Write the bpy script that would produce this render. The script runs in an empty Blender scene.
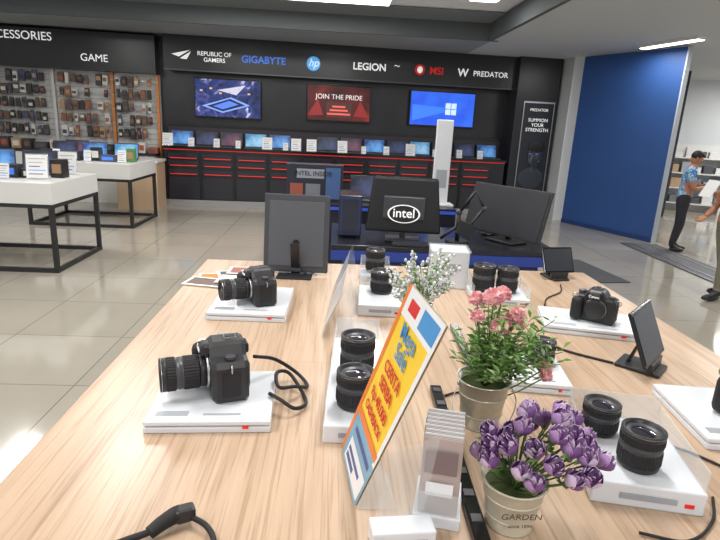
import bpy, bmesh, math, random
from mathutils import Vector, Matrix, Euler
random.seed(7)
SC=bpy.context.scene
SC.view_settings.view_transform='Standard'
COL=SC.collection
rad=math.radians
# ---------------------------------------------------------------- materials
MATS={}
def srgb(c): return tuple(((x/255)/12.92 if x/255<=0.04045 else (((x/255)+0.055)/1.055)**2.4) for x in c)
def M(name,col,rough=0.5,metal=0.0,emit=0.0,trans=0.0,noise=0.0,nscale=20,alpha=1.0,coat=0.0,bump=0.0):
    if name in MATS: return MATS[name]
    c=srgb(col)
    m=bpy.data.materials.new(name); m.use_nodes=True; nt=m.node_tree
    b=nt.nodes["Principled BSDF"]
    b.inputs["Base Color"].default_value=(*c,1); b.inputs["Roughness"].default_value=rough
    b.inputs["Metallic"].default_value=metal
    b.inputs["Transmission Weight"].default_value=trans
    b.inputs["Alpha"].default_value=alpha
    b.inputs["Coat Weight"].default_value=coat
    if emit: 
        b.inputs["Emission Color"].default_value=(*c,1); b.inputs["Emission Strength"].default_value=emit
    if noise or bump:
        tc=nt.nodes.new("ShaderNodeTexCoord"); n=nt.nodes.new("ShaderNodeTexNoise"); n.inputs["Scale"].default_value=nscale
        nt.links.new(tc.outputs["Object"],n.inputs["Vector"])
        if noise:
            mp=nt.nodes.new("ShaderNodeMapRange"); mp.inputs[1].default_value=0.3; mp.inputs[2].default_value=0.7
            mp.inputs[3].default_value=1-noise; mp.inputs[4].default_value=1+noise
            nt.links.new(n.outputs[0],mp.inputs[0])
            mx=nt.nodes.new("ShaderNodeVectorMath"); mx.operation='SCALE'; mx.inputs[0].default_value=c
            nt.links.new(mp.outputs[0],mx.inputs["Scale"]); nt.links.new(mx.outputs[0],b.inputs["Base Color"])
        if bump:
            bp=nt.nodes.new("ShaderNodeBump"); bp.inputs["Strength"].default_value=bump; bp.inputs["Distance"].default_value=0.002
            nt.links.new(n.outputs[0],bp.inputs["Height"]); nt.links.new(bp.outputs[0],b.inputs["Normal"])
    MATS[name]=m; return m
def ramp_mat(name,cols,scale=(1,1,1),nscale=3,rough=0.5,emit=0.0,kind='noise',detail=4,dist=0.0):
    if name in MATS: return MATS[name]
    m=bpy.data.materials.new(name); m.use_nodes=True; nt=m.node_tree; b=nt.nodes["Principled BSDF"]
    tc=nt.nodes.new("ShaderNodeTexCoord"); mp=nt.nodes.new("ShaderNodeMapping"); mp.inputs["Scale"].default_value=scale
    nt.links.new(tc.outputs["Object"],mp.inputs[0])
    n=nt.nodes.new("ShaderNodeTexNoise"); n.inputs["Scale"].default_value=nscale; n.inputs["Detail"].default_value=detail; n.inputs["Distortion"].default_value=dist; o=n.outputs[0]
    nt.links.new(mp.outputs[0],n.inputs["Vector"])
    r=nt.nodes.new("ShaderNodeValToRGB"); els=r.color_ramp.elements
    while len(els)<len(cols): els.new(0.5)
    for i,(p,c) in enumerate(cols):
        els[i].position=p; els[i].color=(*srgb(c),1)
    nt.links.new(o,r.inputs[0]); nt.links.new(r.outputs[0],b.inputs["Base Color"])
    b.inputs["Roughness"].default_value=rough
    if emit:
        nt.links.new(r.outputs[0],b.inputs["Emission Color"]); b.inputs["Emission Strength"].default_value=emit
    MATS[name]=m; return m
black=M("black_plastic",(36,36,40),0.42,bump=0.05,nscale=400)
blackg=M("black_gloss",(22,22,25),0.16)
darkg=M("dark_grey_plastic",(66,68,74),0.35)
rubber=M("black_rubber",(27,27,30),0.65)
glassd=M("lens_glass",(24,22,40),0.03,coat=1)
white=M("white_acrylic",(224,229,236),0.18)
whitem=M("white_matte",(226,226,224),0.6)
paper=M("paper",(228,229,228),0.7)
clear=M("clear_acrylic",(228,236,240),0.03,alpha=0.25)
silver=M("silver",(190,192,196),0.28,metal=1)
red=M("red_paint",(200,25,30),0.4)
redl=M("red_strip",(220,42,40),0.4,emit=0.45)
blue=M("blue_panel",(40,78,138),0.55,noise=0.04,nscale=2)
bluel=M("blue_led",(50,90,220),0.4,emit=0.5)
orange=M("orange",(236,128,48),0.5)
yellow=M("yellow",(247,208,52),0.45)
txtw=M("text_white",(240,240,240),0.5,emit=0.5)
txtk=M("text_black",(25,25,30),0.6)
txtb=M("text_blue",(70,125,225),0.5,emit=0.4)
txtr=M("text_red",(215,40,35),0.5,emit=0.2)
labelg=M("label_grey",(165,170,178),0.5)
def wood_material():
    m=bpy.data.materials.new("light_wood"); m.use_nodes=True; nt=m.node_tree; b=nt.nodes["Principled BSDF"]
    tc=nt.nodes.new("ShaderNodeTexCoord")
    def ns(scale,nsc,det,dist):
        mp=nt.nodes.new("ShaderNodeMapping"); mp.inputs["Scale"].default_value=scale; nt.links.new(tc.outputs["Object"],mp.inputs[0])
        n=nt.nodes.new("ShaderNodeTexNoise"); n.inputs["Scale"].default_value=nsc; n.inputs["Detail"].default_value=det; n.inputs["Distortion"].default_value=dist
        nt.links.new(mp.outputs[0],n.inputs["Vector"]); return n.outputs[0]
    def rp(src,cols):
        r=nt.nodes.new("ShaderNodeValToRGB"); e=r.color_ramp.elements
        while len(e)<len(cols): e.new(.5)
        for i,(p,c) in enumerate(cols): e[i].position=p; e[i].color=(*srgb(c),1)
        nt.links.new(src,r.inputs[0]); return r.outputs[0]
    def mul(a,b_,f):
        x=nt.nodes.new("ShaderNodeMix"); x.data_type='RGBA'; x.blend_type='MULTIPLY'; x.inputs[0].default_value=f
        nt.links.new(a,x.inputs[6]); nt.links.new(b_,x.inputs[7]); return x.outputs[2]
    base=rp(ns((7,.5,1),1.6,5,1.2),[(.3,(186,158,133)),(.5,(200,174,149)),(.7,(209,185,162))])
    fine=rp(ns((60,1.6,1),2.5,4,.2),[(.34,(200,186,172)),(.5,(255,255,255))])
    c=mul(base,fine,.55)
    w=nt.nodes.new("ShaderNodeTexBrick"); w.offset=.5; w.inputs["Scale"].default_value=1; w.inputs["Brick Width"].default_value=1.5; w.inputs["Row Height"].default_value=.14; w.inputs["Mortar Size"].default_value=.001
    w.inputs["Color1"].default_value=(1,1,1,1); w.inputs["Color2"].default_value=(.92,.91,.9,1); w.inputs["Mortar"].default_value=(.75,.7,.66,1)
    mp=nt.nodes.new("ShaderNodeMapping"); mp.inputs["Rotation"].default_value=(0,0,rad(90)); nt.links.new(tc.outputs["Object"],mp.inputs[0]); nt.links.new(mp.outputs[0],w.inputs["Vector"])
    c=mul(c,w.outputs["Color"],.7)
    nt.links.new(c,b.inputs["Base Color"]); b.inputs["Roughness"].default_value=.3; return m
wood=wood_material()
# ---------------------------------------------------------------- mesh builder
def TR(loc=(0,0,0),rot=(0,0,0),s=(1,1,1)):
    return Matrix.Translation(loc)@Euler(rot).to_matrix().to_4x4()@Matrix.Diagonal((*s,1))
class B:
    def __init__(s): s.bm=bmesh.new(); s.mats=[]; s.X=Matrix.Identity(4)
    def mi(s,m):
        if m not in s.mats: s.mats.append(m)
        return s.mats.index(m)
    def merge(s,t,mat,mx=None,smooth=False):
        i=s.mi(mat) if mat else None
        mx=s.X@(mx or Matrix.Identity(4))
        vm={}
        for v in t.verts: vm[v]=s.bm.verts.new(mx@v.co)
        for f in t.faces:
            try: g=s.bm.faces.new([vm[v] for v in f.verts])
            except ValueError: continue
            g.smooth=smooth
            if i is not None: g.material_index=i
        t.free()
    def box(s,c,d,mat,rot=(0,0,0),bev=0,seg=2,taper=1.0,tapery=None):
        t=bmesh.new(); bmesh.ops.create_cube(t,size=1)
        for v in t.verts:
            k=taper if v.co.z>0 else 1; ky=(tapery if tapery is not None else taper) if v.co.z>0 else 1
            v.co=Vector((v.co.x*d[0]*k,v.co.y*d[1]*ky,v.co.z*d[2]))
        if bev: bmesh.ops.bevel(t,geom=t.edges[:],offset=bev,segments=seg,affect='EDGES',profile=0.5)
        s.merge(t,mat,TR(c,rot),smooth=False)
    def lathe(s,prof,mat,mx=None,seg=32,smooth=True,gear=0):
        t=bmesh.new(); rings=[]
        for r,z in prof:
            if r<1e-6: rings.append([t.verts.new((0,0,z))]); continue
            rings.append([t.verts.new(((r-(gear if k%2 else 0))*math.cos(2*math.pi*k/seg),(r-(gear if k%2 else 0))*math.sin(2*math.pi*k/seg),z)) for k in range(seg)])
        for a,b in zip(rings,rings[1:]):
            for k in range(seg):
                k2=(k+1)%seg
                if len(a)==1 and len(b)==1: continue
                if len(a)==1: t.faces.new([a[0],b[k],b[k2]])
                elif len(b)==1: t.faces.new([a[k],a[k2],b[0]])
                else: t.faces.new([a[k],a[k2],b[k2],b[k]])
        s.merge(t,mat,mx,smooth)
    def cyl(s,c,r,h,mat,rot=(0,0,0),r2=None,seg=28,cap=0.0):
        r2=r if r2 is None else r2; e=min(r,r2)*0.06
        s.lathe([(0,-h/2),(r-e,-h/2),(r,-h/2+e),(r2,h/2-e),(r2-e,h/2),(0,h/2)],mat,TR(c,rot),seg,smooth=False)
    def ball(s,c,d,mat,rot=(0,0,0),sub=2,jit=0):
        t=bmesh.new(); bmesh.ops.create_icosphere(t,subdivisions=sub,radius=1)
        for v in t.verts:
            k=1+random.uniform(-jit,jit); v.co*=k
        s.merge(t,mat,TR(c,rot,d),smooth=(jit==0))
    def poly(s,pts,mat):
        t=bmesh.new(); t.faces.new([t.verts.new(p) for p in pts]); s.merge(t,mat)
    def tube(s,pts,r,mat,seg=8,sub=6,r2=None):
        P=[Vector(p) for p in pts]; Q=[]
        if sub>1 and len(P)>2:
            E=[P[0]*2-P[1]]+P+[P[-1]*2-P[-2]]
            for i in range(1,len(E)-2):
                for k in range(sub):
                    u=k/sub; a,b,c,d=E[i-1:i+3]
                    Q.append(0.5*((2*b)+(c-a)*u+(2*a-5*b+4*c-d)*u*u+(3*b-a-3*c+d)*u**3))
            Q.append(P[-1])
        else: Q=P
        t=bmesh.new(); rings=[]; n=len(Q); ref=Vector((0.31,0.22,0.92)).normalized()
        for i,q in enumerate(Q):
            tg=(Q[min(i+1,n-1)]-Q[max(i-1,0)]).normalized()
            a=tg.cross(ref)
            if a.length<0.05: a=tg.cross(Vector((1,0,0)))
            a.normalize(); b=tg.cross(a); rr=r if r2 is None else r+(r2-r)*i/(n-1)
            rings.append([t.verts.new(q+a*rr*math.cos(2*math.pi*k/seg)+b*rr*math.sin(2*math.pi*k/seg)) for k in range(seg)])
        for A,Bq in zip(rings,rings[1:]):
            for k in range(seg): t.faces.new([A[k],A[(k+1)%seg],Bq[(k+1)%seg],Bq[k]])
        t.faces.new(rings[0][::-1]); t.faces.new(rings[-1])
        s.merge(t,mat,None,True)
    def mesh(s,name):
        me=bpy.data.meshes.new(name); bmesh.ops.recalc_face_normals(s.bm,faces=s.bm.faces[:]); s.bm.to_mesh(me); s.bm.free()
        for m in s.mats: me.materials.append(m)
        return me
    def done(s,name,loc=(0,0,0),rz=0,sc=1.0,rot=None):
        return inst(name,s.mesh(name),loc,rz,sc,rot)
def inst(name,me,loc,rz=0,sc=1.0,rot=None):
    o=bpy.data.objects.new(name,me); COL.objects.link(o); o.location=loc
    o.rotation_euler=rot if rot else (0,0,rz); o.scale=(sc,sc,sc) if not hasattr(sc,'__len__') else sc
    return o
def text(body,par,loc,rot,size,mat,name="lettering",ext=0.002,align='CENTER',bold=0.0,sx=1.0,shear=0):
    cu=bpy.data.curves.new(name,"FONT"); cu.body=body; cu.size=size; cu.extrude=ext; cu.align_x=align; cu.align_y='CENTER'; cu.offset=bold; cu.shear=shear
    cu.materials.append(mat); o=bpy.data.objects.new(name,cu); COL.objects.link(o)
    o.parent=par; o.location=loc; o.rotation_euler=rot; o.scale=(sx,1,1); return o
# ---------------------------------------------------------------- camera
yaw=rad(3.3);p=rad(15.2);a=rad(2.9)
f=Vector((math.sin(yaw)*math.cos(p),math.cos(yaw)*math.cos(p),-math.sin(p)))
r0=Vector((math.cos(yaw),-math.sin(yaw),0));u0=r0.cross(f)
r=r0*math.cos(a)+u0*math.sin(a);u=-r0*math.sin(a)+u0*math.cos(a)
cd=bpy.data.cameras.new("camera"); cd.sensor_width=36; cd.lens=27; cd.clip_start=0.02
cam=bpy.data.objects.new("camera",cd); COL.objects.link(cam)
mw=Matrix((r,u,-f)).transposed().to_4x4(); mw.translation=(0,0,1.70); cam.matrix_world=mw
SC.camera=cam
# ---------------------------------------------------------------- room shell
def floor_material():
    m=bpy.data.materials.new("floor_tiles"); m.use_nodes=True; nt=m.node_tree; b=nt.nodes["Principled BSDF"]
    tc=nt.nodes.new("ShaderNodeTexCoord"); br=nt.nodes.new("ShaderNodeTexBrick"); br.offset=0; br.squash=1
    br.inputs["Scale"].default_value=1; br.inputs["Brick Width"].default_value=0.8; br.inputs["Row Height"].default_value=0.8
    br.inputs["Mortar Size"].default_value=0.004; br.inputs["Mortar Smooth"].default_value=0.2
    br.inputs["Color1"].default_value=(*srgb((180,174,162)),1); br.inputs["Color2"].default_value=(*srgb((174,168,155)),1); br.inputs["Mortar"].default_value=(*srgb((130,122,110)),1)
    nt.links.new(tc.outputs["Object"],br.inputs["Vector"])
    n=nt.nodes.new("ShaderNodeTexNoise"); n.inputs["Scale"].default_value=1.5; n.inputs["Detail"].default_value=6
    nt.links.new(tc.outputs["Object"],n.inputs["Vector"])
    mx=nt.nodes.new("ShaderNodeMix"); mx.data_type='RGBA'; mx.blend_type='MULTIPLY'; mx.inputs[0].default_value=0.25
    nt.links.new(br.outputs["Color"],mx.inputs[6]); nt.links.new(n.outputs[0],mx.inputs[7]); nt.links.new(mx.outputs[2],b.inputs["Base Color"])
    b.inputs["Roughness"].default_value=0.1; b.inputs["Specular IOR Level"].default_value=1.0; return m
g=B(); g.box((2,5,-0.05),(22,20,0.1),floor_material()); g.done("floor")
ceil_w=M("ceiling_white",(236,238,240),0.8); ceil_g=M("ceiling_grey",(150,154,156),0.8); fasc=M("fascia_grey",(88,94,96),0.7)
g=B()
g.box((-4.5,12.4,3.2),(14,6,0.2),ceil_g)
g.box((8.0,12.4,3.2),(11,6,0.2),M("ceiling_offwhite",(200,203,203),0.8))
g.box((2.5+4.75,3.2,3.2),(9.5,12.4,0.2),M("ceiling_offwhite",(200,203,203),0.8))
g.box((-1.0,3,3.48),(12,14,0.2),ceil_w)
g.box((-2.0,9.37,3.23),(9.2,0.06,0.28),fasc)
g.box((2.47,3.4,3.23),(0.06,12,0.28),fasc)
g.box((-2.0,8.95,3.36),(9.0,0.8,0.02),M("bulkhead_soffit",(120,126,128),0.8))
g.done("ceiling")
PHI=math.atan(0.062); WO=(0,10.95,0)
g=B(); g.box((0,0.42,1.55),(15,0.14,3.1),M("wall_black",(36,37,42),0.25,noise=0.3,nscale=1.2)); g.done("wall_back",WO,PHI)
g=B(); g.box((-7.6,5,1.55),(0.12,12,3.1),whitem); g.done("wall_left")
bx=Vector((4.55,10.42)); by=Vector((5.37,8.66)); dv=(by-bx); L=dv.length; ang=math.atan2(dv.y,dv.x)
g=B(); g.box((L/2,0.04,1.54),(L,0.08,3.08),blue); g.box((L+0.012,0.04,1.54),(0.024,0.1,3.08),M("partition_end",(175,182,190),0.5)); g.box((L/2,-.006,.04),(L,.012,.08),M("skirting_blue",(30,58,110),.4)); g.done("wall_partition",(bx.x,bx.y,0),ang)
g=B(); g.box((4.62,-0.1,1.55),(0.34,0.9,3.1),M("pillar_grey",(196,199,202),0.6)); g.done("wall_pillar",WO,PHI)
g=B(); g.box((0,0,1.55),(9,0.1,3.1),M("wall_cream",(220,224,226),0.7)); g.done("wall_far",(10.5,12.8,0),rad(-25))
g=B(); hb=M("header_black",(33,34,38),0.3)
g.box((0.3,0.175,2.8),(7.0,0.35,0.6),hb); g.box((0.3,-0.005,2.49),(7.0,0.02,0.02),M("header_trim",(90,92,96),0.4,metal=1))
sg=g.done("brand_sign_header",WO,PHI)
R90=(rad(90),0,0)
for b_,x,s_,m_ in (("REPUBLIC OF\nGAMERS",-2.28,0.105,txtw),("GIGABYTE",-1.38,0.175,txtb),("LEGION",0.62,0.18,txtw),("MSI",1.93,0.19,txtr),("PREDATOR",3.02,0.14,txtw),("W",2.46,0.2,txtw)):
    text(b_,sg,(x,-0.02,2.74),R90,s_,m_,bold=0.004 if s_>0.15 else 0.001)
d=B(); d.poly([(-3.05,-0.02,2.76),(-2.72,-0.02,2.84),(-2.92,-0.02,2.72)],txtw); d.poly([(-2.9,-0.02,2.69),(-2.7,-0.02,2.82),(-2.78,-0.02,2.68)],txtw)
d.cyl((-0.45,-0.02,2.74),0.13,0.02,M("badge_blue",(90,170,235),.5,emit=.5),rot=R90); d.cyl((1.6,-0.02,2.75),0.1,0.02,txtr,rot=R90); d.ball((1.6,-0.035,2.75),(0.055,0.01,0.065),txtw)
e=d.done("logo_badges",(0,0,0)); e.parent=sg
text("hp",sg,(-0.45,-0.04,2.75),R90,0.2,txtw,shear=0.3)
text("~",sg,(1.15,-0.02,2.8),R90,0.2,txtw)
g=B(); g.box((-5.4,0.175,2.72),(4.1,0.35,0.66),hb); sg2=g.done("accessories_sign_header",WO,PHI)
text("ACCESSORIES",sg2,(-5.72,-0.02,2.91),R90,0.2,txtw); text("GAME",sg2,(-4.41,-0.02,2.6),R90,0.18,txtw)
# accessories slat wall
g=B(); slat=M("slat_white",(206,206,204),0.5)
g.box((-5.4,0.3,1.2),(4.1,0.08,2.4),slat)
for k in range(22): g.box((-5.4,0.255,0.3+k*0.1),(4.1,0.012,0.008),M("slat_groove",(150,150,150),0.5))
for x in (-7.3,-6.3,-5.25,-4.2,-3.38): g.box((x,0.22,1.2),(0.05,0.06,2.4),M("upright_orange",(205,128,62),0.5) if x in(-4.2,-3.38) else slat)
for x in (-6.85,-5.8,-4.72,-3.8):
    for z in (1.4,1.66,1.92,2.18): g.cyl((x,0.19,z+.075),.006,.85,silver,rot=(0,rad(90),0),seg=6)
g.done("accessories_slat_wall",WO,PHI)
g=B()
pc=[M("pack%d"%i,c,0.4) for i,c in enumerate([(50,48,50),(128,92,70),(156,84,66),(208,206,200),(100,78,66),(80,80,86),(60,74,106),(176,138,104),(42,42,44),(66,62,64)])]
x=-7.1
while x<-3.5:
    if min(abs(x-q) for q in(-6.3,-5.25,-4.2))>0.07:
        warm=(-5.3<x<-4.2) or x>-3.95
        for r_ in range(5):
            if random.random()<.07: continue
            z=1.3+r_*0.235+random.uniform(-.015,.015); w=random.uniform(.06,.11); h=random.uniform(.13,.21); mt=random.choice([pc[1],pc[4],pc[7],pc[0],pc[3]] if warm else [pc[0],pc[5],pc[8],pc[9],pc[3],pc[6],pc[4]])
            g.box((x,0.14,z),(w,0.05,h),mt,rot=(0,rad(random.uniform(-4,4)),0),bev=0.008,seg=1)
            g.box((x,0.112,z+random.uniform(-.03,.03)),(w*0.7,0.006,h*0.35),random.choice(pc))
            g.cyl((x,0.17,z+h/2+0.01),0.004,0.16,silver,rot=R90,seg=6)
    x+=0.112
g.done("hanging_accessory_packs",WO,PHI)
g=B(); g.box((-5.4,-0.02,0.45),(4.0,0.34,0.9),whitem); g.box((-5.4,-0.02,0.93),(4.05,0.38,0.05),black)
x=-7.2
while x<-3.5:
    w=random.uniform(.12,.28); h=random.uniform(.1,.2); g.box((x+w/2,-0.06,0.955+h/2),(w*0.9,0.2,h),random.choice(pc),bev=0.004,seg=1)
    g.box((x+w/2,-0.165,0.955+h/2),(w*0.6,0.006,h*0.5),random.choice(pc)); x+=w+0.03
g.done("boxed_goods_counter",WO,PHI)
# TVs
def W(lx,ly,z): return Vector(WO)+Matrix.Rotation(PHI,3,'Z')@Vector((lx,ly,z))
def tv(x0,x1,z0,z1,scr,tt,tm):
    w=x1-x0;h=z1-z0;g=B(); g.box((0,0,h/2),(w,0.05,h),blackg,bev=0.008); g.box((0,-0.028,h/2+.005),(w-.04,0.004,h-.05),scr)
    g.box((0,0.05,h/2),(w*.4,0.08,h*.4),black); o=g.done("wall_television",W((x0+x1)/2,.26,z0),PHI)
    if tt: text(tt,o,(0,-0.034,h*0.68),R90,0.13,tm)
    return o
o=tv(-2.71,-1.44,1.66,2.39,ramp_mat("tv_picture_battle",[(0.3,(10,16,42)),(0.5,(28,48,110)),(0.6,(70,70,130)),(0.72,(190,205,240))],nscale=4,emit=0.7,dist=1.5),None,None)
g=B(); E_=lambda n,c,e=.75:M(n,c,.4,emit=e)
g.poly([(-.5,-.034,.22),(-.1,-.034,.10),(.42,-.034,.26),(.06,-.034,.40)],E_("tv_art_blue",(120,155,225))); g.poly([(-.4,-.036,.22),(-.1,-.036,.13),(.33,-.036,.26),(.04,-.036,.37)],E_("tv_art_dark",(24,34,84),.4))
g.poly([(-.28,-.038,.22),(-.1,-.038,.17),(.2,-.038,.27),(.02,-.038,.33)],E_("tv_art_mid",(80,120,220))); g.poly([(-.2,-.034,.52),(.16,-.034,.44),(.34,-.034,.63),(.1,-.034,.58)],E_("tv_art_pale",(190,190,215)))
for k in range(6): g.box((-.5+k*.18,-.035,.5+.05*math.sin(k*2)),(.05,.003,.03),E_("tv_art_gold",(210,175,120)))
e=g.done("screen_art"); e.parent=o
o=tv(-0.56,0.71,1.70,2.39,ramp_mat("tv_picture_red",[(0.3,(30,12,14)),(0.55,(84,22,22)),(0.75,(140,40,36))],nscale=2.5,emit=0.6),"JOIN THE PRIDE",txtw)
g=B(); g.box((0,-.036,.23),(.5,.004,.3),E_("tv_art_grey",(84,44,44),.3))
for k in range(3): g.box((0,-.039,.15+k*.07),(.46-k*.1,.004,.035),E_("tv_art_glow",(215,94,80)))
for s in (-1,1): g.poly([(s*.62,-.036,.1),(s*.3,-.036,.12),(s*.42,-.036,.42)],E_("tv_art_crimson",(130,34,34)))
e=g.done("screen_art"); e.parent=o
o=tv(1.5,2.85,1.70,2.39,ramp_mat("tv_picture_blue",[(0.3,(26,60,195)),(0.7,(55,115,240))],nscale=1.5,emit=0.9),None,None)
g=B(); wn=E_("tv_art_white",(205,228,255))
for i_ in (0,1):
    for j_ in (0,1): g.poly([(.06+i_*.12,-.036,.25+j_*.12),(.165+i_*.12,-.036,.245+j_*.12),(.165+i_*.12,-.036,.355+j_*.12),(.06+i_*.12,-.036,.35+j_*.12)],wn)
g.poly([(-.62,-.035,.1),(.05,-.035,.3),(.05,-.035,.38),(-.62,-.035,.42)],E_("tv_art_beam",(60,125,240))); e=g.done("screen_art"); e.parent=o
# drawer counter
g=B()
g.box((0.12,0.08,0.55),(6.7,0.42,1.06),M("cabinet_black",(32,32,37),0.2)); g.box((0.12,0.07,1.09),(6.74,0.5,0.04),blackg); g.box((0.12,-0.135,1.055),(6.7,0.02,0.018),redl)
g.box((0.12,-0.14,0.05),(6.7,0.03,0.1),M("plinth_silver",(150,150,152),0.4))
x=-3.2
while x<3.2:
    g.box((x,-0.135,0.58),(0.012,0.02,0.95),M("gap",(12,12,14),0.6))
    for z in (0.94,0.80,0.64): 
        g.box((x+0.32,-0.137,z),(0.58,0.012,0.10),M("drawer_front",(42,42,48),0.18),bev=0.004,seg=1); g.box((x+0.32,-0.148,z-0.045),(0.5,0.014,0.014),redl)
    g.box((x+0.32,-0.137,0.33),(0.58,0.012,0.42),M("drawer_front",(42,42,48),0.18),bev=0.004,seg=1)
    x+=0.64
g.done("drawer_counter",WO,PHI)
g=B(); g.box((0.12,0.31,1.3),(6.7,0.05,0.38),M("ledge",(52,46,56),0.3)); g.box((0.12,0.27,1.5),(6.7,0.06,0.03),blackg); g.done("counter_backsplash",WO,PHI)
def laptop_mesh(i,scr,w=0.36):
    g=B(); g.box((0,0,0.012),(w,0.24,0.02),darkg,bev=0.004); g.box((0,0.01,0.0235),(w*.86,0.12,0.003),black)
    for r_ in range(4):
        for c_ in range(11): g.box((-w*.4+c_*w*.08,0.055-r_*0.027,0.026),(w*.065,0.021,0.004),rubber)
    g.box((0,-0.085,0.0235),(0.1,0.05,0.003),rubber)
    g.box((0,0.145,0.13),(w,0.012,0.235),black,rot=(rad(-12),0,0),bev=0.004); g.box((0,0.137,0.132),(w*.93,0.004,0.205),scr,rot=(rad(-12),0,0))
    g.cyl((0,0.12,0.022),0.008,w*.7,black,rot=(0,rad(90),0),seg=10)
    return g.mesh("laptop_mesh%d"%i)
scrs=[ramp_mat("screen%d"%i,[(0.35,c1),(0.65,c2)],nscale=5,emit=0.65) for i,(c1,c2) in enumerate([((20,50,110),(90,150,210)),((30,30,44),(100,64,84)),((120,150,180),(180,195,210)),((14,20,36),(56,66,100)),((40,110,160),(140,185,215))])]
lms=[laptop_mesh(i,s) for i,s in enumerate(scrs)]
for k,lx in enumerate([-2.95,-2.48,-2.01,-1.54,-1.07,-0.12,0.35,0.82,1.29,1.76,2.23,2.70,3.17]):
    inst("display_laptop",lms[(0,3,1,4,0,3,1,0,3,4,1,3,0)[k]],W(lx,0.02,1.111),PHI,1.18)
def card_mesh(w,h,kind=0):
    g=B(); g.box((0,0,h/2+.004),(w,0.004,h),clear,rot=(rad(-10),0,0)); g.box((0,-0.004,h/2+.004),(w*.92,0.002,h*.92),paper,rot=(rad(-10),0,0)); g.box((0,0.02,0.004),(w,0.07,0.006),clear)
    for j in range(5):
        z=h*(.82-.15*j); g.box((-w*.05*(j%3),-0.0065+(z-h/2)*0.176,z),(w*(.75-.14*(j%3)),0.002,h*.03),[txtb,txtk,labelg,labelg,txtk][(j+kind)%5],rot=(rad(-10),0,0))
    return g.mesh("price_card_mesh%d"%kind)
cms=[card_mesh(0.12,0.17,0),card_mesh(0.1,0.15,1),card_mesh(0.2,0.24,2)]
for lx,kk in ((-2.72,0),(-0.75,2),(-0.95,1),(-0.45,2),(0.57,1),(1.02,0),(1.5,2),(2.0,1),(2.5,0),(-1.85,1),(0.15,2),(2.93,0),(-3.15,2),(-2.25,0),(-1.3,2)):
    inst("price_card",cms[kk],W(lx,-0.15,1.112),PHI)
g=B(); g.box((3.98,0.1,1.55),(0.86,0.5,3.1),M("panel_black",(38,39,44),0.3)); g.done("wall_endcap",WO,PHI)
g=B(); pm=ramp_mat("poster_dark",[(0.3,(34,37,42)),(0.6,(74,80,88)),(0.85,(135,140,146))],nscale=9,rough=0.25,dist=1)
g.box((0,0,1.0),(0.64,0.02,2.0),silver); g.box((0,-.012,1.0),(0.6,0.01,1.94),M("poster_base",(40,44,52),0.25))
g.ball((0.0,-.022,0.5),(0.27,0.01,0.22),M("poster_shoulder",(54,60,68),0.4),sub=3); g.box((0.02,-.024,.72),(.13,.01,.2),pm)
g.ball((0.03,-.03,0.96),(0.15,0.012,0.23),pm,sub=3); g.ball((0.04,-.034,1.12),(0.17,0.012,0.11),M("poster_hood",(24,24,28),0.4),sub=3)
g.box((-.04,-.045,.93),(.018,.006,.09),M("poster_nose",(120,126,134),.4),rot=(0,rad(6),0)); g.box((-.02,-.045,.83),(.08,.006,.014),M("poster_hood",(18,18,22),.4))
for xx in (-.08,.06): g.ball((xx,-.043,.99),(.028,.006,.010),txtb); g.box((xx,-.045,1.02),(.07,.006,.014),M("poster_hood",(18,18,22),.4))
o=g.done("advertising_poster",W(4.03,-0.165,0.28),PHI)
text("PREDATOR",o,(0,-.03,1.84),R90,0.075,txtw); text("SUMMON\nYOUR\nSTRENGTH",o,(0,-.03,1.55),R90,0.095,txtw); text("DARE TO PLAY",o,(0,-.03,0.15),R90,0.06,txtw)
# ---------------------------------------------------------------- ceiling lights
lamp=M("lamp_emit",(255,253,248),0.5,emit=6)
def clight(x,y,z,w,l,e,rz=0,vis=True):
    g=B(); g.box((0,0,0.02),(w+.04,l+.04,0.04),whitem); g.box((0,0,-0.004),(w,l,0.012),lamp); o=g.done("ceiling_light",(x,y,z-0.04),rz)
    ld=bpy.data.lights.new("tube_light","AREA"); ld.shape='RECTANGLE'; ld.size=w; ld.size_y=l; ld.energy=e; ld.color=(1,0.975,0.945)
    q=bpy.data.objects.new("tube_light",ld); COL.objects.link(q); q.parent=o; q.location=(0,0,-0.03)
for x,y in ((-4.5,3),(-4.5,7),(-1.8,4.6),(0.6,2.2),(0.6,6.0),(-1.8,0.8),(0.9,-1.5),(-3.5,-1.5)): clight(x,y,3.38,0.3,1.2,45)
clight(-.9,8.15,3.38,3.2,0.5,60); clight(1.9,7.6,3.38,0.35,0.35,8)  # wide panel is added to brighten the raised ceiling; small one is a fixture
clight(4.95,8.45,3.1,0.12,1.1,24,rz=rad(12)); clight(4.3,4.5,3.1,0.15,1.2,34); clight(4.3,1.5,3.1,0.15,1.2,34); clight(7.6,9.5,3.1,0.3,1.2,70); clight(8.5,6.5,3.1,0.3,1.2,60); clight(9.5,11.3,3.1,0.3,1.2,60)
w=bpy.data.worlds.new("world"); SC.world=w; w.use_nodes=True; w.node_tree.nodes["Background"].inputs[0].default_value=(0.97,0.975,1,1); w.node_tree.nodes["Background"].inputs[1].default_value=0.66
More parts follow.
